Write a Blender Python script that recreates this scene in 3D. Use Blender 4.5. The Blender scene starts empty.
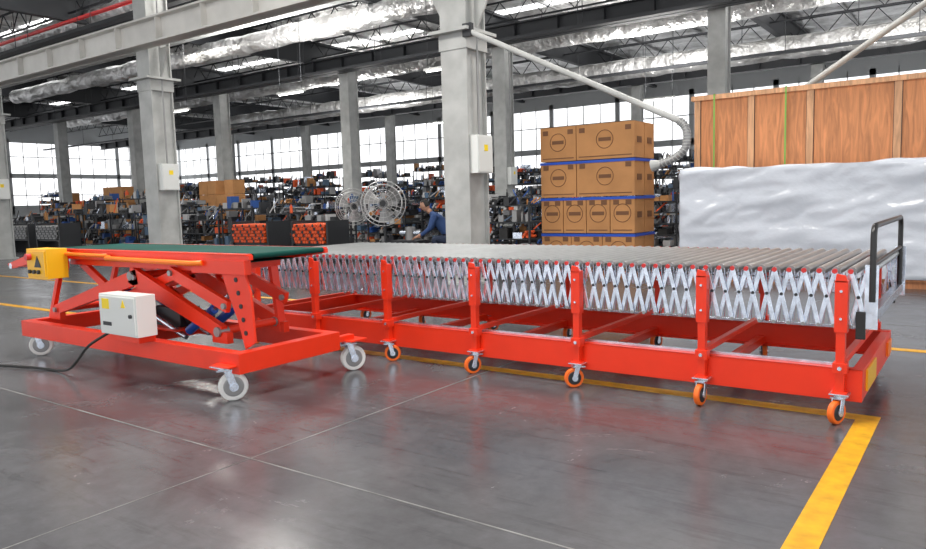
import bpy, math, random
from mathutils import Vector, Matrix, noise
random.seed(7)
S=bpy.context.scene
COL=S.collection
S.view_settings.view_transform='Standard'
S.view_settings.exposure=.3

# ------------------------------------------------ materials
def mat(name,col,rough=.5,metal=0.,var=.0,vscale=6.,bump=0.,bscale=40.,emit=0.,coat=0.,dist=.02,spec=.5):
    m=bpy.data.materials.new(name); m.use_nodes=True
    nt=m.node_tree; b=nt.nodes['Principled BSDF']
    b.inputs['Base Color'].default_value=(*col,1); b.inputs['Roughness'].default_value=rough
    b.inputs['Metallic'].default_value=metal; b.inputs['Specular IOR Level'].default_value=spec
    if coat: b.inputs['Coat Weight'].default_value=coat; b.inputs['Coat Roughness'].default_value=.15
    if emit:
        b.inputs['Emission Color'].default_value=(*col,1); b.inputs['Emission Strength'].default_value=emit
    tc=nt.nodes.new('ShaderNodeTexCoord')
    if var:
        n=nt.nodes.new('ShaderNodeTexNoise'); n.inputs['Scale'].default_value=vscale; n.inputs['Detail'].default_value=6
        nt.links.new(tc.outputs['Object'],n.inputs['Vector'])
        r=nt.nodes.new('ShaderNodeValToRGB')
        r.color_ramp.elements[0].position=.3; r.color_ramp.elements[1].position=.7
        r.color_ramp.elements[0].color=(*[c*(1-var) for c in col],1)
        r.color_ramp.elements[1].color=(*[min(1,c*(1+var)) for c in col],1)
        nt.links.new(n.outputs['Fac'],r.inputs['Fac']); nt.links.new(r.outputs['Color'],b.inputs['Base Color'])
    if bump:
        n2=nt.nodes.new('ShaderNodeTexNoise'); n2.inputs['Scale'].default_value=bscale; n2.inputs['Detail'].default_value=4
        nt.links.new(tc.outputs['Object'],n2.inputs['Vector'])
        bp=nt.nodes.new('ShaderNodeBump'); bp.inputs['Strength'].default_value=bump; bp.inputs['Distance'].default_value=dist
        nt.links.new(n2.outputs['Fac'],bp.inputs['Height']); nt.links.new(bp.outputs['Normal'],b.inputs['Normal'])
    return m
RED=mat('red_paint',(.86,.038,.008),.36,var=.04)
ORG=mat('orange_paint',(.95,.20,.01),.4)
YEL=mat('yellow_paint',(.9,.48,.01),.4)
GALV=mat('galvanised_steel',(.66,.72,.82),.27,.88,var=.22,vscale=15)
ROLL=mat('roller_steel',(.50,.52,.53),.32,.85,var=.08,vscale=5)
BLK=mat('black_paint',(.012,.012,.013),.35)
RUB=mat('black_rubber',(.02,.02,.02),.6)
ORW=mat('orange_tread',(.9,.15,.01),.45)
WHW=mat('white_nylon',(.78,.78,.76),.4)
GRY=mat('grey_hub',(.30,.30,.30),.4,.5)
BELT=mat('green_belt',(.004,.060,.048),.65,var=.2,vscale=2,spec=.15)
BLUE=mat('blue_paint',(.02,.10,.5),.35)
WBOX=mat('white_enamel',(.72,.74,.72),.4)
LBL=mat('yellow_label',(.95,.7,.02),.5)
COLM=mat('column_paint',(.42,.43,.42),.5,var=.15,vscale=3)
BEAMM=mat('beam_paint',(.62,.61,.58),.5,var=.1,vscale=2)
DARK=mat('dark_steel',(.03,.032,.036),.5,.3)
FOIL=mat('foil_insulation',(.78,.77,.75),.32,.6,var=.4,vscale=1.2,bump=1.,bscale=2.5,dist=.3)
CARD=mat('cardboard',(.46,.22,.08),.75,var=.1,vscale=3)
CARD2=mat('cardboard_print',(.16,.07,.03),.75)
TAPE=mat('blue_strap',(.01,.07,.45),.5)
FILM=mat('stretch_film',(.62,.66,.73),.2,var=.06,vscale=2,bump=.45,bscale=3,dist=.06)
def woodmat(name,col):
    m=mat(name,col,.6); nt=m.node_tree; b=nt.nodes['Principled BSDF']
    tc=nt.nodes.new('ShaderNodeTexCoord'); mp=nt.nodes.new('ShaderNodeMapping'); mp.inputs['Scale'].default_value=(6,6,.7)
    n=nt.nodes.new('ShaderNodeTexNoise'); n.inputs['Scale'].default_value=2.2; n.inputs['Detail'].default_value=8; n.inputs['Distortion'].default_value=1.2
    r=nt.nodes.new('ShaderNodeValToRGB'); r.color_ramp.elements[0].position=.3; r.color_ramp.elements[1].position=.72
    r.color_ramp.elements[0].color=(*[c*.66 for c in col],1); r.color_ramp.elements[1].color=(*[min(1,c*1.25) for c in col],1)
    nt.links.new(tc.outputs['Object'],mp.inputs['Vector']); nt.links.new(mp.outputs['Vector'],n.inputs['Vector'])
    nt.links.new(n.outputs['Fac'],r.inputs['Fac']); nt.links.new(r.outputs['Color'],b.inputs['Base Color'])
    return m
WOOD=woodmat('plywood',(.62,.25,.10)); WOOD2=woodmat('batten_wood',(.42,.17,.07)); WOOD3=woodmat('pale_batten',(.66,.36,.19))
GREENS=mat('green_strap',(.2,.45,.08),.5)
REDP=mat('red_pipe',(.6,.03,.03),.4)
WALLM=mat('wall_panel',(.50,.52,.53),.6,var=.06,vscale=.5)
JEAN=mat('navy_cloth',(.02,.03,.06),.9); SHIRT=mat('blue_cloth',(.025,.06,.17),.85)
SKIN=mat('skin',(.45,.24,.16),.55); HAIR=mat('black_hair',(.01,.009,.008),.7)

# ------------------------------------------------ mesh builder
class B:
    def __init__(s): s.v=[];s.f=[];s.m=[];s.sm=[];s.mats=[]
    def mi(s,m):
        if m not in s.mats: s.mats.append(m)
        return s.mats.index(m)
    def add(s,vs,fs,m,smooth=False):
        o=len(s.v); s.v+= [tuple(v) for v in vs]; k=s.mi(m)
        for f in fs: s.f.append(tuple(i+o for i in f)); s.m.append(k); s.sm.append(smooth)
    def box(s,c,d,m,rot=None):
        x,y,z=[k/2 for k in d]; c=Vector(c)
        vs=[Vector((sx*x,sy*y,sz*z)) for sx in(-1,1) for sy in(-1,1) for sz in(-1,1)]
        if rot: vs=[rot@v for v in vs]
        s.add([v+c for v in vs],[(0,1,3,2),(4,6,7,5),(0,4,5,1),(2,3,7,6),(0,2,6,4),(1,5,7,3)],m)
    def bb(s,x0,x1,y0,y1,z0,z1,m): s.box(((x0+x1)/2,(y0+y1)/2,(z0+z1)/2),(x1-x0,y1-y0,z1-z0),m)
    def beam(s,p,q,w,h,m,up=(0,0,1)):
        p=Vector(p);q=Vector(q); d=(q-p); L=d.length; d.normalize(); up=Vector(up)
        if abs(d.dot(up))>.98: up=Vector((0,1,0))
        a=up.cross(d).normalized(); b=d.cross(a)
        R=Matrix((d,a,b)).transposed()
        s.box((p+q)/2,(L,w,h),m,R)
    def cyl(s,p,q,r,m,n=12,r2=None,caps=True,capm=None):
        p=Vector(p);q=Vector(q); d=(q-p).normalized(); r2=r if r2 is None else r2
        a=Vector((0,0,1)) if abs(d.z)<.9 else Vector((1,0,0)); a=d.cross(a).normalized(); b=d.cross(a)
        A=[p+(a*math.cos(t)+b*math.sin(t))*r for t in [2*math.pi*i/n for i in range(n)]]
        C=[q+(a*math.cos(t)+b*math.sin(t))*r2 for t in [2*math.pi*i/n for i in range(n)]]
        s.add(A+C,[(i,(i+1)%n,n+(i+1)%n,n+i) for i in range(n)],m,True)
        if caps:
            s.add(A,[tuple(reversed(range(n)))],capm or m); s.add(C,[tuple(range(n))],capm or m)
    def tube(s,pts,r,m,n=10):
        pts=[Vector(p) for p in pts]; rings=[];prev=None
        for i,p in enumerate(pts):
            d=(pts[min(i+1,len(pts)-1)]-pts[max(i-1,0)]).normalized()
            if prev is None: a=d.cross(Vector((0,0,1)) if abs(d.z)<.9 else Vector((1,0,0))).normalized()
            else: a=(prev-d*prev.dot(d)).normalized()
            prev=a; b=d.cross(a)
            rings+=[p+(a*math.cos(2*math.pi*k/n)+b*math.sin(2*math.pi*k/n))*r for k in range(n)]
        fs=[(i*n+k,i*n+(k+1)%n,(i+1)*n+(k+1)%n,(i+1)*n+k) for i in range(len(pts)-1) for k in range(n)]
        s.add(rings,fs,m,True)
        e=(len(pts)-1)*n; s.add(rings[:n],[tuple(reversed(range(n)))],m); s.add(rings[e:],[tuple(range(n))],m)
    def plate(s,pts,y0,y1,m):
        n=len(pts); A=[(x,y0,z) for x,z in pts]; C=[(x,y1,z) for x,z in pts]
        s.add(A+C,[tuple(range(n)),tuple(reversed(range(n,2*n)))]+[(i,n+i,n+(i+1)%n,(i+1)%n) for i in range(n)],m)
    def ring(s,c,R,r,axis,m,n=32,k=6):
        c=Vector(c);axis=Vector(axis).normalized(); a=axis.cross(Vector((0,0,1))).normalized() if abs(axis.z)<.9 else Vector((1,0,0)); b=axis.cross(a)
        vs=[];fs=[]
        for i in range(n):
            t=2*math.pi*i/n; e=a*math.cos(t)+b*math.sin(t)
            for j in range(k):
                u=2*math.pi*j/k; vs.append(c+e*(R+r*math.cos(u))+axis*r*math.sin(u))
        for i in range(n):
            for j in range(k): fs.append((i*k+j,((i+1)%n)*k+j,((i+1)%n)*k+(j+1)%k,i*k+(j+1)%k))
        s.add(vs,fs,m,True)
    def build(s,name,bevel=0):
        me=bpy.data.meshes.new(name); me.from_pydata(s.v,[],s.f)
        for m in s.mats: me.materials.append(m)
        me.polygons.foreach_set('material_index',s.m); me.polygons.foreach_set('use_smooth',s.sm)
        me.update()
        import bmesh
        bm=bmesh.new(); bm.from_mesh(me); bmesh.ops.recalc_face_normals(bm,faces=bm.faces); bm.to_mesh(me); bm.free()
        o=bpy.data.objects.new(name,me); COL.objects.link(o)
        if bevel:
            md=o.modifiers.new('bevel','BEVEL'); md.width=bevel; md.segments=2; md.limit_method='ANGLE'; md.angle_limit=math.radians(60)
        return o

# ------------------------------------------------ camera
f=731.6
Mw=Matrix(((.81289447,.58175691,-.02759479),(-.03536051,.09659152,.99469579),(.58133657,-.80760694,.09908993)))
cam=bpy.data.cameras.new('camera'); co=bpy.data.objects.new('camera',cam); COL.objects.link(co)
cam.sensor_width=36; cam.lens=36*f/926; cam.clip_end=300
co.matrix_world=Matrix.Translation((0,0,1.35))@Mw.transposed().to_4x4()
S.camera=co

# ------------------------------------------------ floor
m=bpy.data.materials.new('polished_concrete'); m.use_nodes=True; nt=m.node_tree; b=nt.nodes['Principled BSDF']
tc=nt.nodes.new('ShaderNodeTexCoord')
def noi(scale,det,rough=.6,dis=0.,stretch=None):
    n=nt.nodes.new('ShaderNodeTexNoise'); n.inputs['Scale'].default_value=scale; n.inputs['Detail'].default_value=det; n.inputs['Roughness'].default_value=rough
    n.inputs['Distortion'].default_value=dis
    if stretch:
        mp=nt.nodes.new('ShaderNodeMapping'); mp.inputs['Scale'].default_value=stretch; mp.inputs['Rotation'].default_value=(0,0,.5)
        nt.links.new(tc.outputs['Object'],mp.inputs['Vector']); nt.links.new(mp.outputs['Vector'],n.inputs['Vector'])
    else: nt.links.new(tc.outputs['Object'],n.inputs['Vector'])
    return n
def ramp(src,p0,c0,p1,c1):
    r=nt.nodes.new('ShaderNodeValToRGB'); r.color_ramp.elements[0].position=p0; r.color_ramp.elements[1].position=p1
    r.color_ramp.elements[0].color=(c0,c0,c0*1.02,1); r.color_ramp.elements[1].color=(c1,c1,c1*1.02,1); nt.links.new(src,r.inputs['Fac']); return r.outputs['Color']
def mul(a,b_):
    mx=nt.nodes.new('ShaderNodeMix'); mx.data_type='RGBA'; mx.blend_type='MULTIPLY'; mx.inputs['Factor'].default_value=1
    nt.links.new(a,mx.inputs[6]); nt.links.new(b_,mx.inputs[7]); return mx.outputs[2]
n1=noi(.5,7,.65,.4); n2=noi(11,8,.7); n3=noi(1.7,8,.7,.8); n4=noi(1.2,6,.7,.3,(1,9,1))
c=mul(mul(ramp(n1.outputs['Fac'],.32,.070,.72,.125),ramp(n2.outputs['Fac'],.3,.85,.7,1.12)),ramp(n3.outputs['Fac'],.36,.84,.6,1.04))
c=mul(c,ramp(n4.outputs['Fac'],.33,.72,.47,1.02))
nt.links.new(c,b.inputs['Base Color'])
mr=nt.nodes.new('ShaderNodeMapRange'); mr.inputs['From Min'].default_value=.3; mr.inputs['From Max'].default_value=.7; mr.inputs['To Min'].default_value=.15; mr.inputs['To Max'].default_value=.30
nt.links.new(n3.outputs['Fac'],mr.inputs['Value']); nt.links.new(mr.outputs['Result'],b.inputs['Roughness'])
bp=nt.nodes.new('ShaderNodeBump'); bp.inputs['Strength'].default_value=.12; bp.inputs['Distance'].default_value=.01
nt.links.new(n2.outputs['Fac'],bp.inputs['Height']); nt.links.new(bp.outputs['Normal'],b.inputs['Normal'])
FLOORM=m
g=B(); g.bb(-62,14,-9,41,-.2,0,FLOORM); g.build('floor')
JO=mat('joint_dust',(.19,.19,.185),.7,var=.5,vscale=4); YL=mat('yellow_floor_paint',(.72,.36,.012),.5,var=.22,vscale=12)
g=B()
for y in (2.43,-3.5,8.4,14.4,20.4): g.bb(-62,14,y-.005,y+.005,0,.0015,JO)
for x in (-3.2,-9.2,-15.2,-21.2,3,9): g.bb(x-.004,x+.004,-9,41,0,.0014,JO)
g.build('floor_joint_lines')
g=B()
g.bb(-30,-.48,4.78,4.89,0,.003,YL); g.bb(-.60,-.48,-2,4.78,0,.003,YL)
g.bb(-30,8,7.05,7.15,0,.003,YL); g.build('floor_marking_lines')

# ------------------------------------------------ casters
def caster(g,x,y,r,wm,top,ang,hub=GRY,w=.035):
    """swivel caster: wheel centre trails the stem"""
    c=Vector((x,y,r)); dx,dy=math.cos(ang),math.sin(ang); d=Vector((dx,dy,0)); ax=Vector((-dy,dx,0)); stem=c-d*r*.45; stem.z=0
    g.cyl(c-ax*w*.36,c+ax*w*.36,r,wm,24); 
    for sgn in(-1,1):
        g.cyl(c+ax*sgn*w*.36,c+ax*sgn*w*.5,r,wm,24,r2=r*.93)
        g.cyl(c+ax*sgn*w*.5,c+ax*sgn*w*.56,r*.70,hub,20,r2=r*.62)
        g.cyl(c+ax*sgn*w*.5,c+ax*sgn*w*.95,r*.25,GALV,10)
        n=c+ax*sgn*w*.8; t=Vector((stem.x,stem.y,top-.03))+ax*sgn*w*.8
        g.beam(n,t+d*.01,.006,r*.5,GALV,up=d)
        g.cyl(n-ax*.004,n+ax*.004,r*.32,GALV,12)
    t=Vector((stem.x,stem.y,top))
    g.box(t-Vector((0,0,.028)),(r*1.3,w*1.9,.01),GALV,Matrix.Rotation(ang,3,'Z'))
    g.cyl(t-Vector((0,0,.025)),t-Vector((0,0,.008)),r*.55,GALV,16)
    g.box(t-Vector((0,0,.004)),(r*1.5,r*1.5,.008),GALV)

# ------------------------------------------------ roller conveyor
g=B()
XL,XR=-5.95,-.52; Y0,Y1=4.74,6.28; ZT=.91
PX=[-.67,-1.47,-2.36,-3.25,-4.16,-5.05,-5.88]
n=int((XR-XL)/.083)
for i in range(n+1):
    x=XR-.03-i*.083
    g.cyl((x,Y0,ZT-.026),(x,Y1,ZT-.026),.026,ROLL,12,capm=GRY)
    g.cyl((x,Y0-.03,ZT-.026),(x,Y1+.03,ZT-.026),.007,GALV,8)
    if i<n:
        g.bb(x-.058,x-.025,Y0+.01,Y1-.01,ZT-.075,ZT-.07,DARK)  # dark strip standing in for the shade in the roller gap
p=.083; k=int((XR-XL)/p)
for (ys,sg) in ((Y0-.03,-1),(Y1+.03,1)):
    for i in range(k):
        xa=XR-.03-i*p; xb=xa-p
        for (x0,x1,yo) in ((xa,xb,-sg*.004),(xb,xa,sg*.010)):
            xm=(x0+x1)/2
            g.beam((x0,ys+yo,ZT-.022),(xm,ys+yo,.735),.006,.026,GALV)
            g.beam((xm,ys+yo,.745),(x1,ys+yo,.565),.006,.026,GALV)
        g.cyl((xa,ys-.008,ZT-.022),(xa,ys+sg*.02,ZT-.022),.015,REDP,8)
        g.cyl((xa,ys-.006,.568),(xa,ys+sg*.018,.568),.012,GRY,8)
        g.cyl(((xa+xb)/2,ys-.006,.74),((xa+xb)/2,ys+sg*.018,.74),.010,DARK,8)
        g.beam((xa-p*.4,ys-sg*.030,ZT-.03),(xa-p*.75,ys-sg*.030,.57),.005,.024,GALV)
        g.beam((xa-p*.75,ys-sg*.040,ZT-.03),(xa-p*.4,ys-sg*.040,.57),.005,.024,GALV)
for y0,s in ((4.70,1),(6.20,-1)):
    ya,yb=(y0,y0+.012) if s>0 else (y0-.012,y0)
    g.bb(-6.05,-.56,ya,yb,.125,.315,RED)
    ya,yb=(y0,y0+.07) if s>0 else (y0-.07,y0)
    g.bb(-6.05,-.56,ya,yb,.303,.315,RED); g.bb(-6.05,-.56,ya,yb,.125,.137,RED)
    yi=(yb if s>0 else ya); g.bb(-5.9,-.7,yi-.01,yi+.01,.315,.335,GALV)
for x in (-6.05,-.62): g.bb(x,x+.06,4.712,6.188,.13,.31,RED)
for x in PX[1:-1]: g.bb(x-.03,x+.03,4.75,6.15,.14,.20,RED)
g.bb(-.565,-.548,4.85,5.25,.16,.29,YEL); g.bb(-.562,-.545,5.9,6.1,.17,.27,ORG)
for i,x in enumerate(PX):
    for ys,sg in ((4.66,-1),(6.24,1)):
        g.bb(x-.024,x+.024,ys-.026,ys+.026,.18,.60,RED)
        g.bb(x-.034,x+.034,ys-.032,ys+.032,.54,.84,RED)
        g.plate([(x-.034,.83),(x+.034,.83),(x+.022,.87),(x-.026,.88)],ys-.032,ys-.020,RED)
        g.bb(x-.038,x+.038,ys-.035,ys+.036,.30,.36,RED)
        g.cyl((x,ys-.043,.33),(x,ys-.03,.33),.012,GALV,8)
        g.cyl((x,ys-.040,.62),(x,ys-.03,.62),.008,GALV,8); g.cyl((x,ys-.040,.78),(x,ys-.03,.78),.008,GALV,8)
        g.bb(x-.04,x+.04,ys-.04,ys+.04,.178,.19,RED)
        a=[4.3,4.6,3.9,4.2,.7,4.5,4.0][i]+(.5 if sg>0 else 0)
        caster(g,x+.03*math.cos(a),ys+.03*math.sin(a),.070,ORW,.18,a,hub=DARK)
    g.bb(x-.02,x+.02,4.67,6.22,.335,.372,RED)
    g.cyl((x,6.1,.355),(x,6.16,.355),.03,GALV,10)
for y in (Y0-.05,Y1+.05):
    g.bb(-.56,-.49,y-.006,y+.006,.56,.93,GALV)
    g.bb(-.60,-.55,y-.012,y+.012,.50,.66,BLK)
g.bb(-.55,-.50,Y0-.05,Y1+.05,.60,.66,GALV)
hx=-.52; R=.07; ya,yb=Y0-.06,Y1-.05; zt=1.15
pts=[(hx,ya,.72),(hx,ya,zt-R)]
for j in range(1,7):
    t=math.pi/2*j/6; pts.append((hx,ya+R*(1-math.cos(t)),zt-R+R*math.sin(t)))
for j in range(0,7):
    t=math.pi/2*j/6; pts.append((hx,yb-R+R*math.sin(t),zt-R+R*math.cos(t)))
pts.append((hx,yb,.60)); g.tube(pts,.017,BLK,12)
g.tube([(hx,ya,.93),(hx,yb,.93)],.013,BLK)
g.build('flexible_roller_conveyor',bevel=.002)

# ------------------------------------------------ belt lift conveyor
g=B()
bx0,bx1,by0,by1,bz=-7.0,-4.18,3.26,3.98,1.03
g.bb(bx0,bx1,by0+.02,by1-.02,bz-.006,bz,BELT); g.bb(bx0,bx1-.3,by0+.04,by1-.04,bz-.09,bz-.085,BELT)
g.cyl((bx0,by0+.03,bz-.045),(bx0,by1-.03,bz-.045),.045,BELT,20); g.cyl((bx1,by0+.03,bz-.02),(bx1,by1-.03,bz-.02),.02,BELT,16)
for s,(ya,yb) in ((0,(by0-.015,by0+.02)),(1,(by1-.02,by1+.015))):
    g.plate([(bx0-.08,bz-.09),(bx0-.08,bz-.012),(bx1+.02,bz-.012),(bx1+.02,bz-.045),(bx1-.35,bz-.09)],ya,yb,RED)
    g.bb(bx0-.05,bx1,ya-.01,yb+.01,bz-.012,bz-.002,RED)
    g.plate([(-7.05,bz-.02),(-7.05,bz-.10),(-7.85,bz-.22),(-7.9,bz-.17),(-7.5,bz-.08)],ya,yb,RED)
g.bb(-4.82,-4.20,by0-.03,by0+.03,bz-.15,bz-.05,RED)
g.cyl((-7.83,by0-.02,bz-.19),(-7.83,by1+.02,bz-.19),.03,GALV,14)
g.bb(bx0+.2,bx1-.45,by0+.06,by1-.06,bz-.15,bz-.10,RED)
g.tube([(-5.95,3.22,.97),(-5.9,3.17,.965),(-4.75,3.17,.955),(-4.67,3.22,.955)],.02,ORG)
g.tube([(-6.6,3.22,.99),(-6.58,3.18,.99),(-6.0,3.18,.985),(-5.98,3.22,.985)],.016,ORG)
BL=-7.42; BF=4.0
for ya in (3.12,BF): g.bb(BL,-4.17,ya,ya+.09,.20,.345,RED)
for x in (BL,-4.26,-6.0): g.bb(x,x+.09,3.21,BF,.20,.345 if x!=-6.0 else .3,RED)
g.bb(-4.24,-4.18,BF+.09,BF+.26,.255,.30,RED)
for x,y,a in ((BL+.1,3.24,1.0),(-4.29,3.15,1.05),(-4.2,BF+.26,1.1),(BL+.1,BF+.05,.6)):
    caster(g,x,y,.102,WHW,.252,a,w=.05)
    g.bb(x-.10,x+.09,y-.10,y+.08,.25,.262,RED)
for y,near in ((3.32,1),(3.86,0)):
    yy=(y,y+.055)
    def arm(p,q,w0,w1,m=RED,ya=yy):
        p=Vector((p[0],0,p[1]));q=Vector((q[0],0,q[1]));d=(q-p).normalized();nn=Vector((-d.z,0,d.x))
        P=[p+nn*w0-d*w0*.5,p-nn*w0-d*w0*.5,q-nn*w1+d*w1*.5,q+nn*w1+d*w1*.5]
        g.plate([(v.x,v.z) for v in P],ya[0],ya[1],m)
        for c in (p,q): g.cyl((c.x,ya[0]-.02,c.z),(c.x,ya[1]+.02,c.z),w0*.5,GRY if m==RED else m,14)
    arm((-7.15,.44),(-5.75,.80),.045,.065)
    arm((-5.80,.81),(-4.66,.43),.075,.05)
    arm((-6.75,.88),(-6.1,.55),.035,.04,ya=(y+.07,y+.11))
    arm((-6.4,.50),(-5.2,.86),.035,.04,ya=(y+.07,y+.11))
    arm((-5.15,.86),(-4.5,.64),.045,.045,ya=(y-.05,y-.01))
    if near:
        g.plate([(-4.54,.95),(-4.28,.95),(-4.20,.75),(-4.18,.40),(-4.29,.34),(-4.36,.55),(-4.46,.75)],y-.05,y-.03,RED)
        for k2 in range(5):
            z=.84-k2*.095; g.cyl((-4.35+.02*k2,y-.056,z),(-4.35+.02*k2,y-.05,z),.018,DARK,10)
    else:
        g.beam((-4.7,y+.03,.92),(-4.62,y+.03,.345),.04,.07,RED)
    g.bb(-7.25,-7.08,yy[0],yy[1],.345,.45,RED); g.bb(-4.74,-4.56,yy[0],yy[1],.345,.43,RED)
    g.bb(-7.05,-6.95,yy[0],yy[1],.80,.93,RED)
    g.beam((-7.3,y+.03,.35),(-7.0,y+.03,.93),.04,.05,RED)
for x,z in ((-5.78,.81),(-7.15,.44),(-4.66,.43),(-5.2,.86),(-6.25,.55)): g.cyl((x,3.34,z),(x,3.91,z),.032,RED,14)
g.bb(-6.1,-5.4,3.45,3.85,.345,.36,RED)
for y in (3.50,3.72):
    g.cyl((-6.25,y,.66),(-5.85,y,.47),.042,BLUE,16); g.cyl((-5.85,y,.47),(-5.35,y,.30),.022,GALV,12); g.cyl((-6.27,y-.03,.67),(-6.27,y+.03,.67),.05,BLUE,14)
    g.cyl((-5.3,y,.36),(-4.95,y,.56),.038,BLUE,14); g.cyl((-4.95,y,.56),(-4.75,y,.68),.02,GALV,12)
g.bb(-5.9,-5.5,3.55,3.75,.36,.52,DARK); g.cyl((-5.5,3.65,.44),(-5.25,3.65,.44),.07,DARK,16)
g.bb(-5.66,-5.14,2.96,3.12,.40,.715,WBOX); g.bb(-5.645,-5.155,2.95,2.96,.415,.70,WBOX)
g.bb(-5.60,-5.50,2.946,2.95,.60,.68,LBL); g.bb(-5.60,-5.48,2.946,2.95,.47,.50,DARK); g.cyl((-5.2,2.935,.56),(-5.2,2.95,.56),.015,DARK,10)
g.plate([(-5.33,.62),(-5.27,.62),(-5.30,.68)],2.945,2.95,LBL); g.bb(-5.6,-5.2,3.0,3.14,.345,.40,RED)
g.bb(-6.96,-6.60,3.02,3.20,.78,1.04,YEL); g.bb(-6.94,-6.62,3.01,3.02,.80,1.02,YEL)
g.cyl((-6.87,2.97,.97),(-6.87,3.01,.97),.03,REDP,14); g.plate([(-6.80,.88),(-6.68,.88),(-6.74,.98)],3.004,3.01,DARK)
for k2 in range(3): g.cyl((-6.88+.08*k2,2.99,.84),(-6.88+.08*k2,3.01,.84),.018,DARK,10)
g.bb(-6.84,-6.72,3.2,3.27,.85,.98,RED)
g.build('belt_lift_conveyor',bevel=.002)
cpts=[(-5.62,3.02,.405),(-5.75,2.9,.30),(-5.95,2.9,.16),(-6.15,2.92,.06),(-6.4,2.95,.014),(-6.7,2.9,.014),(-7.0,2.82,.014),(-7.4,2.70,.014),(-8.5,2.62,.014),(-10,2.8,.014)]
def smooth(pts,sub=6):
    P=[Vector(p) for p in pts]; out=[]
    for i in range(len(P)-1):
        p0=P[max(i-1,0)];p1=P[i];p2=P[i+1];p3=P[min(i+2,len(P)-1)]
        for j in range(sub):
            t=j/sub; out.append(.5*((2*p1)+(p2-p0)*t+(2*p0-5*p1+4*p2-p3)*t*t+(3*p1-p0-3*p2+p3)*t**3))
    out.append(P[-1]); return out
g=B(); g.tube(smooth(cpts),.011,RUB,8); g.build('power_cable')

# ------------------------------------------------ columns
def column(x,y,top,wx=.5,wy=.55,corbel=None,mt=COLM,boxz=None):
    g=B(); t=.03
    g.bb(x-wx/2,x+wx/2,y-wy/2,y-wy/2+t,0,top,mt); g.bb(x-wx/2,x+wx/2,y+wy/2-t,y+wy/2,0,top,mt)
    g.bb(x-.015,x+.015,y-wy/2+t,y+wy/2-t,0,top,mt)
    g.bb(x+wx/2-.09,x+wx/2-.06,y-wy/2+t,y+wy/2-t,.0,top,mt); g.bb(x-wx/2+.06,x-wx/2+.09,y-wy/2+t,y+wy/2-t,.0,top,mt)
    g.bb(x-wx/2-.06,x+wx/2+.06,y-wy/2-.06,y+wy/2+.06,0,.04,mt)
    if corbel:
        g.bb(x-wx/2-.12,x+wx/2+.12,y-wy/2-.15,y+wy/2+.15,corbel,corbel+.05,mt)
        g.bb(x-wx/2-.02,x+wx/2+.02,y-wy/2-.02,y+wy/2+.02,corbel-.25,corbel,mt)
        g.plate([(x+wx/2,corbel),(x+wx/2+.35,corbel+.7),(x+wx/2,corbel+.7)],y-.02,y+.02,mt)
        g.plate([(x-wx/2,corbel),(x-wx/2-.35,corbel+.7),(x-wx/2,corbel+.7)],y-.02,y+.02,mt)
    if boxz:
        g.bb(x+wx/2-.07,x+wx/2+.14,y-.22,y+.2,boxz-.3,boxz+.3,WBOX); g.bb(x+wx/2+.14,x+wx/2+.15,y-.2,y+.18,boxz-.28,boxz+.28,WBOX)
        g.bb(x+wx/2+.15,x+wx/2+.155,y-.05,y+.05,boxz+.05,boxz+.15,LBL)
        g.cyl((x+wx/2+.02,y,boxz+.3),(x+wx/2+.02,y,top-.5),.02,GRY,8)
    g.build('steel_column')
for x in (-24.4,-15.7,-7.0,1.9,10.6): column(x,9.9,8.6,corbel=4.0 if x==-7.0 else 4.3,boxz=2.1)
for x in (1.5,-6.5,-13.9,-21.3,-29.6,-37,-45,-53): column(x,22,7.0,boxz=2.2 if x in(-13.9,-6.5) else None)
for x in (2,-6,-13.9,-21.3,-29.6,-37,-45,-53): column(x,34,7.0,wx=.45,wy=.45)
def ibeam(name,x0,x1,y,z0,z1,w,mt):
    g=B(); g.bb(x0,x1,y-.015,y+.015,z0,z1,mt); g.bb(x0,x1,y-w/2,y+w/2,z0,z0+.04,mt); g.bb(x0,x1,y-w/2,y+w/2,z1-.04,z1,mt)
    x=x0+1
    while x<x1: g.bb(x-.01,x+.01,y-w/2+.02,y+w/2-.02,z0,z1,mt); x+=1.6
    g.build(name)
ibeam('crane_runway_beam',-62,12,9.45,4.95,5.5,.35,BEAMM)
ibeam('crane_runway_beam',-62,12,21.5,6.6,7.2,.35,DARK)
ibeam('crane_runway_beam',-62,12,33.6,6.6,7.2,.35,DARK)
g=B(); g.cyl((-40,12,7.25),(-18,12,7.25),.06,REDP,10); g.cyl((-18,12,7.25),(-18,12,8.6),.06,REDP,10); g.build('fire_pipe')

# ------------------------------------------------ ceiling
g=B(); g.bb(-62,14,-9,41,8.6,8.75,FOIL); g.build('ceiling')
g=B()
for y in (6,9,12.5,16,19.5,23,26.5,30,33.5,37):
    for z in (7.75,8.45): g.bb(-62,14,y-.03,y+.03,z-.03,z+.03,DARK)
    x=-62
    while x<13:
        g.beam((x,y,7.75),(x+.6,y,8.45),.03,.03,DARK); g.beam((x+.6,y,8.45),(x+1.2,y,7.75),.03,.03,DARK); x+=1.2
for x in (1.9,-7,-15.7,-24.4,-33,-42,-51):
    g.bb(x-.12,x+.12,-9,41,7.5,7.62,DARK); g.bb(x-.12,x+.12,-9,41,8.4,8.5,DARK); g.bb(x-.01,x+.01,-9,41,7.6,8.4,DARK)
x=-60
while x<13: g.bb(x-.04,x+.04,-9,41,8.48,8.58,GRY); x+=2.9
g.build('roof_truss')
SKYL=mat('skylight_panel',(1,1,1),.5,emit=3.)
for i,y in enumerate((3.5,10.8,14.2,17.7,24.8,31.8)):
    g=B()
    for k in range(8): x0=-60+k*8.7; g.bb(x0,x0+5.5,y-.3,y+.3,8.59,8.598,SKYL)
    g.build('window_%d'%(i+10))
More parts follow.
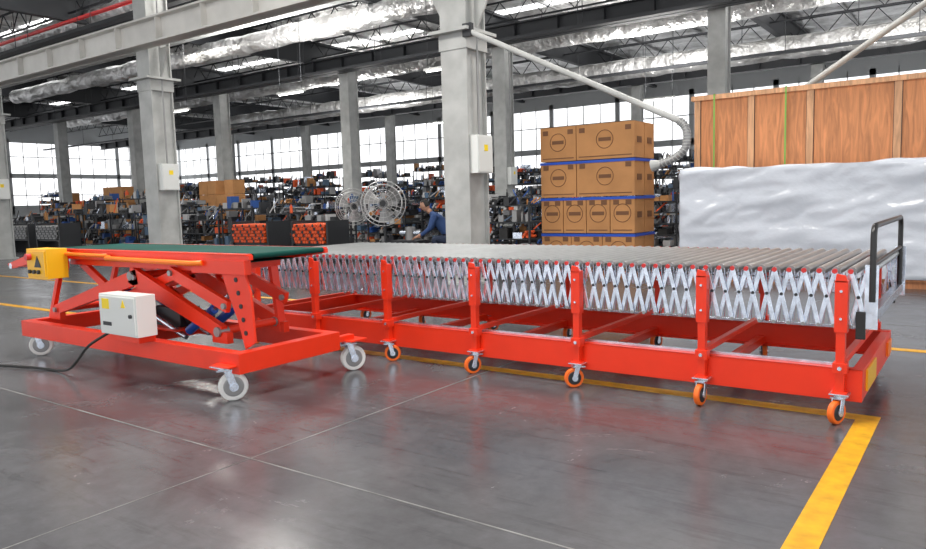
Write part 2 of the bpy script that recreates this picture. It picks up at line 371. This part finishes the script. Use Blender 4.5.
for (y,z,r,x0,x1) in ((30,6.75,.42,-40,10),(25,7.3,.35,-50,5),(17.5,7.2,.33,-40,4),(13.2,7.75,.26,-50,2)):
    g=B(); N=int((x1-x0)/.5); pts=[(x0+(x1-x0)*i/N,y+random.uniform(-.03,.03),z+random.uniform(-.04,.04)) for i in range(N+1)]
    g.tube(pts,r,FOIL,12); 
    for i in range(0,N,8): g.cyl((pts[i][0],y,z),(pts[i][0],y,8.5),.012,DARK,6)
    g.build('foil_duct')
g=B()
for (y,z) in ((11.5,6.6),(11.9,6.6),(15,6.9),(20,6.3),(20.3,6.3),(28,6.2)):
    g.bb(-60,10,y-.12,y+.12,z,z+.10,DARK if y!=15 else COLM)
    for x in range(-58,10,4): g.cyl((x,y,z),(x,y,8.5),.012,DARK,6)
g.build('cable_tray')
LAMP=mat('lamp_tube',(1,1,.97),.5,emit=8.)
def strip(x,y,z):
    g=B(); g.bb(x-.6,x+.6,y-.07,y+.07,z,z+.06,WBOX); g.cyl((x-.55,y,z-.02),(x+.55,y,z-.02),.018,LAMP,8)
    for s in(-.5,.5): g.cyl((x+s,y,z+.06),(x+s,y,7.75),.006,DARK,6)
    g.build('strip_lamp')
for x,y in ((-24,16),(-18,16),(-12,16),(-30,26.5),(-20,26.5),(-10,26.5)): strip(x,y,4.9)

# ------------------------------------------------ walls with windows
def wallwin(name,axis,c,a0,a1):
    g=B()
    def q(a,b,z0,z1,m,th=.1):
        if axis=='y': g.bb(a,b,c,c+th,z0,z1,m)
        else: g.bb(c-th,c,a,b,z0,z1,m)
    q(a0,a1,0,2.0,WALLM); q(a0,a1,6.9,8.6,WALLM)
    a=a0
    while a<a1:
        q(a-.14,a+.14,1.3,7.2,WALLM)
        for k in range(1,4): q(a+k*1.1-.025,a+k*1.1+.025,1.3,7.2,COLM,.04)
        a+=4.4
    for z in (2.8,5.8): q(a0,a1,z-.03,z+.03,COLM,.04)
    q(a0,a1,4.15,4.5,WALLM)
    g.build(name)
wallwin('wall_back','y',41,-62,14); wallwin('wall_left','x',-62,-9,41)

# ------------------------------------------------ wrapped pallet and crate
g=B()
def wrapped(x0,x1,y0,y1,z0,z1):
    nx,nz,ny=140,44,24
    def disp(p,nrm):
        a=noise.noise(Vector((p.x*.8,p.y*2,p.z*2.5)))*.05+abs(noise.noise(Vector((p.x*1.6+p.z*2.2,p.y*3,p.z*6-p.x*1.6))))*.045
        return p+nrm*a
    for (o,u,v,nu,nv,nr) in ((Vector((x0,y0,z0)),Vector((x1-x0,0,0)),Vector((0,0,z1-z0)),nx,nz,Vector((0,-1,0))),
        (Vector((x1,y0,z0)),Vector((0,y1-y0,0)),Vector((0,0,z1-z0)),ny,nz,Vector((1,0,0))),
        (Vector((x0,y0,z0)),Vector((0,y1-y0,0)),Vector((0,0,z1-z0)),ny,nz,Vector((-1,0,0))),
        (Vector((x0,y1,z0)),Vector((x1-x0,0,0)),Vector((0,0,z1-z0)),nx,nz,Vector((0,1,0))),
        (Vector((x0,y0,z1)),Vector((x1-x0,0,0)),Vector((0,y1-y0,0)),nx,ny,Vector((0,0,1)))):
        vs=[]
        for j in range(nv+1):
            for i in range(nu+1):
                e=min(i,nu-i)==0 or min(j,nv-j)==0
                pp=o+u*i/nu+v*j/nv; vs.append(pp if e else disp(pp,nr))
        g.add(vs,[(j*(nu+1)+i,j*(nu+1)+i+1,(j+1)*(nu+1)+i+1,(j+1)*(nu+1)+i) for j in range(nv) for i in range(nu)],FILM,True)
wrapped(-4.0,1.2,11.5,12.6,.13,1.74)
for y in (11.6,12.05,12.5): g.bb(-3.95,1.15,y-.04,y+.04,0,.1,WOOD2)
g.bb(-3.98,1.18,11.52,12.58,.1,.13,WOOD2)
g.build('film_wrapped_pallet')
g=B()
g.bb(-4.25,1.5,13.0,14.2,.12,3.05,WOOD)
for x in (-4.2,-3.30,-2.39,-1.17,.03,1.45): 
    g.bb(x-.05,x+.05,12.97,13.0,.12,3.05,WOOD3)
    g.bb(x-.058,x-.05,12.985,13.0,.12,3.05,DARK); g.bb(x+.05,x+.058,12.985,13.0,.12,3.05,DARK)
for z in (.2,1.6): g.bb(-4.27,1.52,12.955,12.97,z-.05,z+.05,WOOD3)
g.bb(-4.3,1.55,12.94,14.25,2.98,3.06,WOOD3)
for x in (-3.9,-2.75,-.6): 
    g.bb(x-.012,x+.012,12.93,12.94,.1,3.07,GREENS); g.bb(x-.012,x+.012,12.93,14.26,3.06,3.07,GREENS)
for y in (13.1,13.6,14.1): g.bb(-4.25,1.5,y-.05,y+.05,0,.12,WOOD2)
g.build('wooden_crate')

# ------------------------------------------------ cardboard boxes on pallet
g=B()
def carton(x0,x1,y0,y1,z0,z1,deco=True):
    e=.007; g.bb(x0+e,x1-e,y0+e,y1-e,z0+e,z1-e,CARD)
    zc=(z0+z1)/2; 
    if deco:
        xc=(x0+x1)/2
        g.ring((xc,y0+.004,zc+.03),.15,.006,(0,1,0),CARD2,20,4); g.bb(xc-.11,xc+.11,y0,y0+.007,zc+.0,zc+.06,CARD2)
        g.bb(x0+.05,x1-.05,y0+.001,y0+.0075,z0+.05,z0+.065,CARD2)
        g.bb(x0+.06,x0+.16,y0,y0+.007,z1-.14,z1-.06,CARD2); g.bb(x1-.16,x1-.06,y0,y0+.007,z1-.14,z1-.06,CARD2)
        g.bb(x1-.008,x1,y0+.12,y1-.12,zc-.05,zc+.05,CARD2)
bx,by,dd=-6.46,11.4,.44; zz=.13
tiers=[(.62,3),(.62,4),(.62,2),(.60,2)]
for ti,(h,nn) in enumerate(tiers):
    W=1.75; ws=[W/nn]*nn if nn!=2 else [.70,1.05]
    for r in range(2):
        x=bx
        for w in ws:
            carton(x,x+w,by+r*dd,by+dd-.01+r*dd,zz,zz+h); x+=w
    if ti<3:
        g.bb(bx-.005,bx+W+.005,by-.004,by+2*dd,zz+h-.05,zz+h-.005,TAPE)
    zz+=h
g.bb(bx,bx+1.75,by,by+2*dd,.1,.13,WOOD2)
for y in (by+.1,by+.45,by+.82): g.bb(bx,bx+1.75,y-.05,y+.05,0,.1,WOOD2)
g.build('cardboard_box_stack')

# ------------------------------------------------ fume extraction arms
g=B()
g.cyl((-6.7,9.6,4.0),(-3.35,9.6,2.33),.042,COLM,12)
hp=smooth([(-3.35,9.6,2.33),(-3.27,9.6,2.25),(-3.24,9.6,2.1),(-3.28,9.6,1.95),(-3.42,9.6,1.84),(-3.6,9.6,1.78)],8)
g.tube(hp,.05,GRY,12)
for i in range(2,len(hp)-1,2):
    d=(hp[i+1]-hp[i-1]).normalized(); g.ring(hp[i],.052,.007,d,COLM,14,4)
g.cyl((-3.6,9.6,1.78),(-3.72,9.6,1.76),.05,COLM,16,r2=.08)
g.bb(-6.76,-6.6,9.55,9.63,3.9,4.1,DARK)
g.build('fume_extraction_arm')
g=B(); g.cyl((-.5,14.6,4.7),(-2.9,14.6,3.15),.055,COLM,12); g.tube(smooth([(-2.9,14.6,3.15),(-3.05,14.6,2.9),(-3.0,14.6,2.5)]),.06,COLM,12)
g.cyl((-.5,14.6,4.7),(-.5,14.6,8.6),.05,DARK,10); g.build('fume_extraction_arm')

# ------------------------------------------------ pedestal fans
FANM=mat('fan_cage_chrome',(.5,.5,.5),.3,.7)
def fan(cx_,cy_,cz,sc,dirx=.6,diry=-.8):
    g=B(); c=Vector((cx_,cy_,cz)); ax=Vector((dirx,diry,0)).normalized(); sd=ax.cross(Vector((0,0,1)))
    for s,rr in ((-.09,.36),(0,.43),(.09,.36)): g.ring(c+ax*s*sc,rr*sc,.012,ax,FANM,36,5)
    for rr in (.1,.18,.27): g.ring(c+ax*.1*sc,rr*sc,.006,ax,FANM,28,4)
    for i in range(24):
        t=2*math.pi*i/24; e=sd*math.cos(t)*sc+Vector((0,0,1))*math.sin(t)*sc; a2=ax*sc
        g.tube([c+a2*.11+e*.06,c+a2*.10+e*.27,c+a2*.07+e*.38,c+e*.43,c-a2*.08+e*.36,c-a2*.11+e*.06],.004,FANM,4)
    for i in range(3):
        t0=2*math.pi*i/3; vs=[]
        for j in range(6):
            for kk,rad in enumerate((.07,.2,.36)):
                t=t0+ j*.17*(1 if kk else .6); e=sd*math.cos(t)+Vector((0,0,1))*math.sin(t); vs.append(c+e*rad*sc+ax*(.05-.02*j)*sc)
        g.add(vs,[(j*3+k,j*3+k+1,(j+1)*3+k+1,(j+1)*3+k) for j in range(5) for k in range(2)],GRY,True)
    g.cyl(c-ax*.25*sc,c+ax*.06*sc,.08*sc,DARK,16); px,py=c.x-ax.x*.2*sc,c.y-ax.y*.2*sc
    g.cyl((px,py,.05),(px,py,cz-.03),.03,DARK,12); g.cyl((px,py,0),(px,py,.05),.28,DARK,24)
    g.build('pedestal_fan')
fan(-10.9,12.2,1.36,1.15); fan(-12.9,13.3,1.3,1.05,.9,-.45)

# ------------------------------------------------ clutter
MS=[mat('bin_blue',(.02,.08,.30),.5),mat('bin_dark',(.02,.02,.025),.5),mat('bin_grey',(.18,.19,.20),.45,.4),mat('bin_white',(.5,.5,.5),.5),CARD,GALV,DARK,GRY,DARK,BLK,mat('bin_blue_grey',(.08,.14,.22),.5),RUB,GRY]
ORB=mat('bin_orange',(.75,.10,.02),.5)
def rack(name,x,y,L,D,H,lev,fill=.9,fr=DARK,lo=.08):
    g=B()
    for sx in (0,L):
        for sy in (0,D): g.bb(x+sx-.02,x+sx+.02,y+sy-.02,y+sy+.02,0,H,fr)
    for l in range(lev):
        z=.15+(H-.2)*l/max(1,lev-1) if lev>1 else H-.05
        g.bb(x,x+L,y,y+D,z-.03,z,fr)
        for row in range(2):
            xx=x+.03; gap=(H/lev)*.95; ya=y+.03+row*D*.5
            while xx<x+L-.08:
                w=random.uniform(.05,.26)
                if xx+w>x+L: break
                if random.random()<fill:
                    h=random.uniform(lo,max(gap,.2))*random.choice((.6,.9,1)); mm=random.choice(MS) if random.random()>.05 else ORB; t=random.random()
                    if t<.4: g.bb(xx,xx+w*.9,ya,ya+D*.4,z,z+h,mm)
                    elif t<.65:
                        g.cyl((xx+w/2,ya+D*.2,z),(xx+w/2,ya+D*.2,z+h),w*.35,mm,10); g.cyl((xx+w/2,ya+D*.2,z+h),(xx+w/2,ya+D*.2,z+h*1.25),w*.15,mm,8)
                    elif t<.8:
                        g.beam((xx,ya,z+.02),(xx+w*random.uniform(.3,1.5),ya+.1,z+h*1.5),.02,.03,mm); g.beam((xx+w,ya,z+.02),(xx,ya+.15,z+h*1.3),.02,.02,random.choice(MS))
                    else:
                        for q in range(4): g.cyl((xx+w*.25*q,ya,z+.04+.05*(q%3)),(xx+w*.25*q,ya+D*.45,z+.04+.05*(q%3)),.03,mm,8)
                xx+=w
    g.build(name)
x=-14.3
while x>-46:
    L=random.uniform(1.2,2.2); rack(random.choice(['workbench','storage_rack','parts_trolley']),x-L,random.uniform(13.6,14.4),L,.8,random.uniform(.9,1.4),3); x-=L+random.uniform(.1,.6)
rack('workbench',-9.4,13.6,1.4,.8,1.3,4); rack('storage_rack',-8.6,15.3,2.0,.8,1.7,5)
x=-4.4
while x>-36:
    L=random.uniform(1.4,2.4); rack(random.choice(['workbench','storage_rack']),x-L,random.uniform(17,18.4),L,.9,random.uniform(1.2,2.0),5); x-=L+random.uniform(.1,.4)
x=-3
while x>-57:
    L=random.uniform(2,3); rack('storage_rack',x-L,random.uniform(26,28),L,1,random.uniform(1.9,2.9),6,.95); x-=L+random.uniform(.1,.4)
x=-2
while x>-57:
    L=random.uniform(2.5,3.5); rack('storage_rack',x-L,random.uniform(36,38),L,1,random.uniform(2.6,3.6),6,.95); x-=L+random.uniform(.1,.4)
def rollstack(x,y,mm,L=1.3):
    g=B(); 
    for s in (0,L): g.bb(x+s-.03,x+s+.03,y,y+.7,0,1.0,DARK); 
    g.bb(x,x+L,y+.05,y+.65,.4,.45,DARK)
    for r in range(6):
        for c in range(int(L/.09)-1):
            g.cyl((x+.08+c*.09+(r%2)*.04,y-.02,.5+r*.078),(x+.08+c*.09+(r%2)*.04,y+.7,.5+r*.078),.038,mm,8,capm=mm if (c+r)%3 else DARK)
    g.build('roller_stack')
rollstack(-15.9,11.9,ORB,1.4); rollstack(-13.6,11.9,ORB,1.2); rollstack(-29,12.0,GRY,1.6); rollstack(-26.8,12.0,GRY,1.6)
def cstack(x,y,nx,nz,s=.62):
    g=B()
    g.bb(x,x+nx*s,y,y+s,0,.12,WOOD2)
    for i in range(nx):
        for k in range(nz):
            if k==nz-1 and random.random()<.3: continue
            g.bb(x+i*s+.01,x+(i+1)*s-.01,y,y+s,.12+k*s,.12+(k+1)*s-.015,CARD)
    g.build('cardboard_box_stack')
cstack(-38.2,20.3,4,4); cstack(-29.3,20.3,4,4); cstack(-50,23.5,5,4)

# ------------------------------------------------ crouching worker
def skinmesh(name,verts,edges,rad,m,parent=None,sub=2):
    me=bpy.data.meshes.new(name); me.from_pydata([tuple(v) for v in verts],edges,[])
    o=bpy.data.objects.new(name,me); COL.objects.link(o); me.materials.append(m)
    sk=o.modifiers.new('skin','SKIN'); sk.use_smooth_shade=True
    for i,r in enumerate(rad): me.skin_vertices[0].data[i].radius=(r,r)
    me.skin_vertices[0].data[0].use_root=True
    sb=o.modifiers.new('sub','SUBSURF'); sb.levels=sub; sb.render_levels=sub
    if parent: o.parent=parent
    return o
wk=bpy.data.objects.new('crouching_worker',None); COL.objects.link(wk)
V=[(0,0,.50),(-.10,0,.66),(-.24,0,.84),(-.36,0,.98),(-.44,0,1.06),
   (-.34,-.19,.97),(-.42,-.26,.72),(-.62,-.20,.58),
   (-.34,.19,.97),(-.44,.25,.74),(-.64,.14,.60)]
skinmesh('shirt_torso',V,[(0,1),(1,2),(2,3),(3,4),(3,5),(5,6),(6,7),(3,8),(8,9),(9,10)],[.15,.14,.15,.13,.06,.075,.055,.04,.075,.055,.04],SHIRT,wk)
V=[(0,0,.48),(-.02,-.11,.46),(-.38,-.16,.52),(-.22,-.15,.10),(-.02,.11,.46),(-.36,.18,.50),(-.18,.17,.10)]
skinmesh('trousers',V,[(0,1),(1,2),(2,3),(0,4),(4,5),(5,6)],[.15,.11,.075,.05,.11,.075,.05],JEAN,wk)
for s,fx in ((-.15,-.22),(.17,-.18)):
    skinmesh('shoe',[(fx+.04,s,.06),(fx-.1,s,.05),(fx-.2,s,.04)],[(0,1),(1,2)],[.05,.045,.035],BLK,wk)
for s,(hx,hy,hz) in ((-1,(-.64,-.19,.57)),(1,(-.66,.13,.59))):
    V=[(hx,hy,hz),(hx-.07,hy,hz-.02)]; E=[(0,1)]; Rr=[.028,.035]
    for q in range(4):
        b0=len(V); yq=hy+(-.03+.02*q); l=(.9,1,.95,.75)[q]
        V+=[(hx-.10,yq,hz-.03),(hx-.13-.02*l,yq,hz-.05),(hx-.135-.02*l,yq,hz-.08)]; E+=[(1,b0),(b0,b0+1),(b0+1,b0+2)]; Rr+=[.010,.009,.008]
    b0=len(V); V+=[(hx-.05,hy-s*.045,hz-.03),(hx-.08,hy-s*.06,hz-.05)]; E+=[(0,b0),(b0,b0+1)]; Rr+=[.011,.009]
    skinmesh('hand',V,E,Rr,SKIN,wk,1)
skinmesh('neck',[(-.42,0,1.03),(-.50,0,1.12)],[(0,1)],[.06,.055],SKIN,wk)
import bmesh
def ell(name,c,rx,ry,rz,m,tilt=0,seg=20,cut=None):
    bm=bmesh.new(); bmesh.ops.create_uvsphere(bm,u_segments=seg,v_segments=14,radius=1)
    if cut is not None: bmesh.ops.delete(bm,geom=[v for v in bm.verts if cut(v.co)],context='VERTS')
    bmesh.ops.transform(bm,matrix=Matrix.Translation(c)@Matrix.Rotation(tilt,4,'Y')@Matrix.Diagonal((rx,ry,rz,1)),verts=bm.verts)
    me=bpy.data.meshes.new(name); bm.to_mesh(me); bm.free(); me.materials.append(m)
    for p in me.polygons: p.use_smooth=True
    o=bpy.data.objects.new(name,me); COL.objects.link(o); o.parent=wk; return o
hc=Vector((-.55,0,1.19))
ell('head',hc,.095,.078,.12,SKIN,-.5)
ell('hair',hc+Vector((.012,0,.012)),.102,.085,.122,HAIR,-.5,cut=lambda c:(c.x<-.15 and c.z<.45) or c.z<-.55)
ell('nose',hc+Vector((-.10,0,-.035)),.02,.013,.022,SKIN,-.5)
ell('mouth',hc+Vector((-.075,0,-.085)),.012,.025,.006,REDP,-.5)
for s in(-1,1):
    ell('ear',hc+Vector((.0,s*.08,-.01)),.02,.01,.03,SKIN); ell('eye',hc+Vector((-.09,s*.03,0)),.01,.012,.008,BLK)
wk.location=(-9.7,13.1,0); wk.rotation_euler=(0,0,.5); wk.scale=(1.08,1.08,1.08)
g=B(); g.bb(-11.3,-10.5,12.85,13.3,.0,.5,DARK); g.cyl((-10.9,13.1,.5),(-10.9,13.1,.80),.12,GRY,14); g.cyl((-11.2,13.1,.66),(-10.6,13.1,.66),.05,GALV,12); g.build('motor_test_stand')

# ------------------------------------------------ lights
w=bpy.data.worlds.new('world'); S.world=w; w.use_nodes=True
bg=w.node_tree.nodes['Background']; bg.inputs['Color'].default_value=(.97,.98,1,1); bg.inputs['Strength'].default_value=1.45
def area(name,loc,size,e,rot=(0,0,0),sy=None,col=(1,.96,.90)):
    l=bpy.data.lights.new(name,'AREA'); l.energy=e; l.size=size; l.color=col
    if sy: l.shape='RECTANGLE'; l.size_y=sy
    o=bpy.data.objects.new(name,l); COL.objects.link(o); o.location=loc; o.rotation_euler=rot
area('overhead_fill',(-2,3,7.2),2,400); area('overhead_fill',(-8,4,7.2),2,400)  # added soft fill under the roof, no actual fittings
area('overhead_fill',(-4,12,7.2),2,300); area('overhead_fill',(-14,12,7.2),2,300); area('overhead_fill',(-24,16,7.2),2,300)
# added upward fill without any fitting, brightens the foil roof
for x,y in ((-6,14),(-18,15),(-10,26),(-26,27),(-2,26)):
    area('ceiling_fill',(x,y,5.2),3,520,rot=(math.pi,0,0),col=(1,.98,.95))
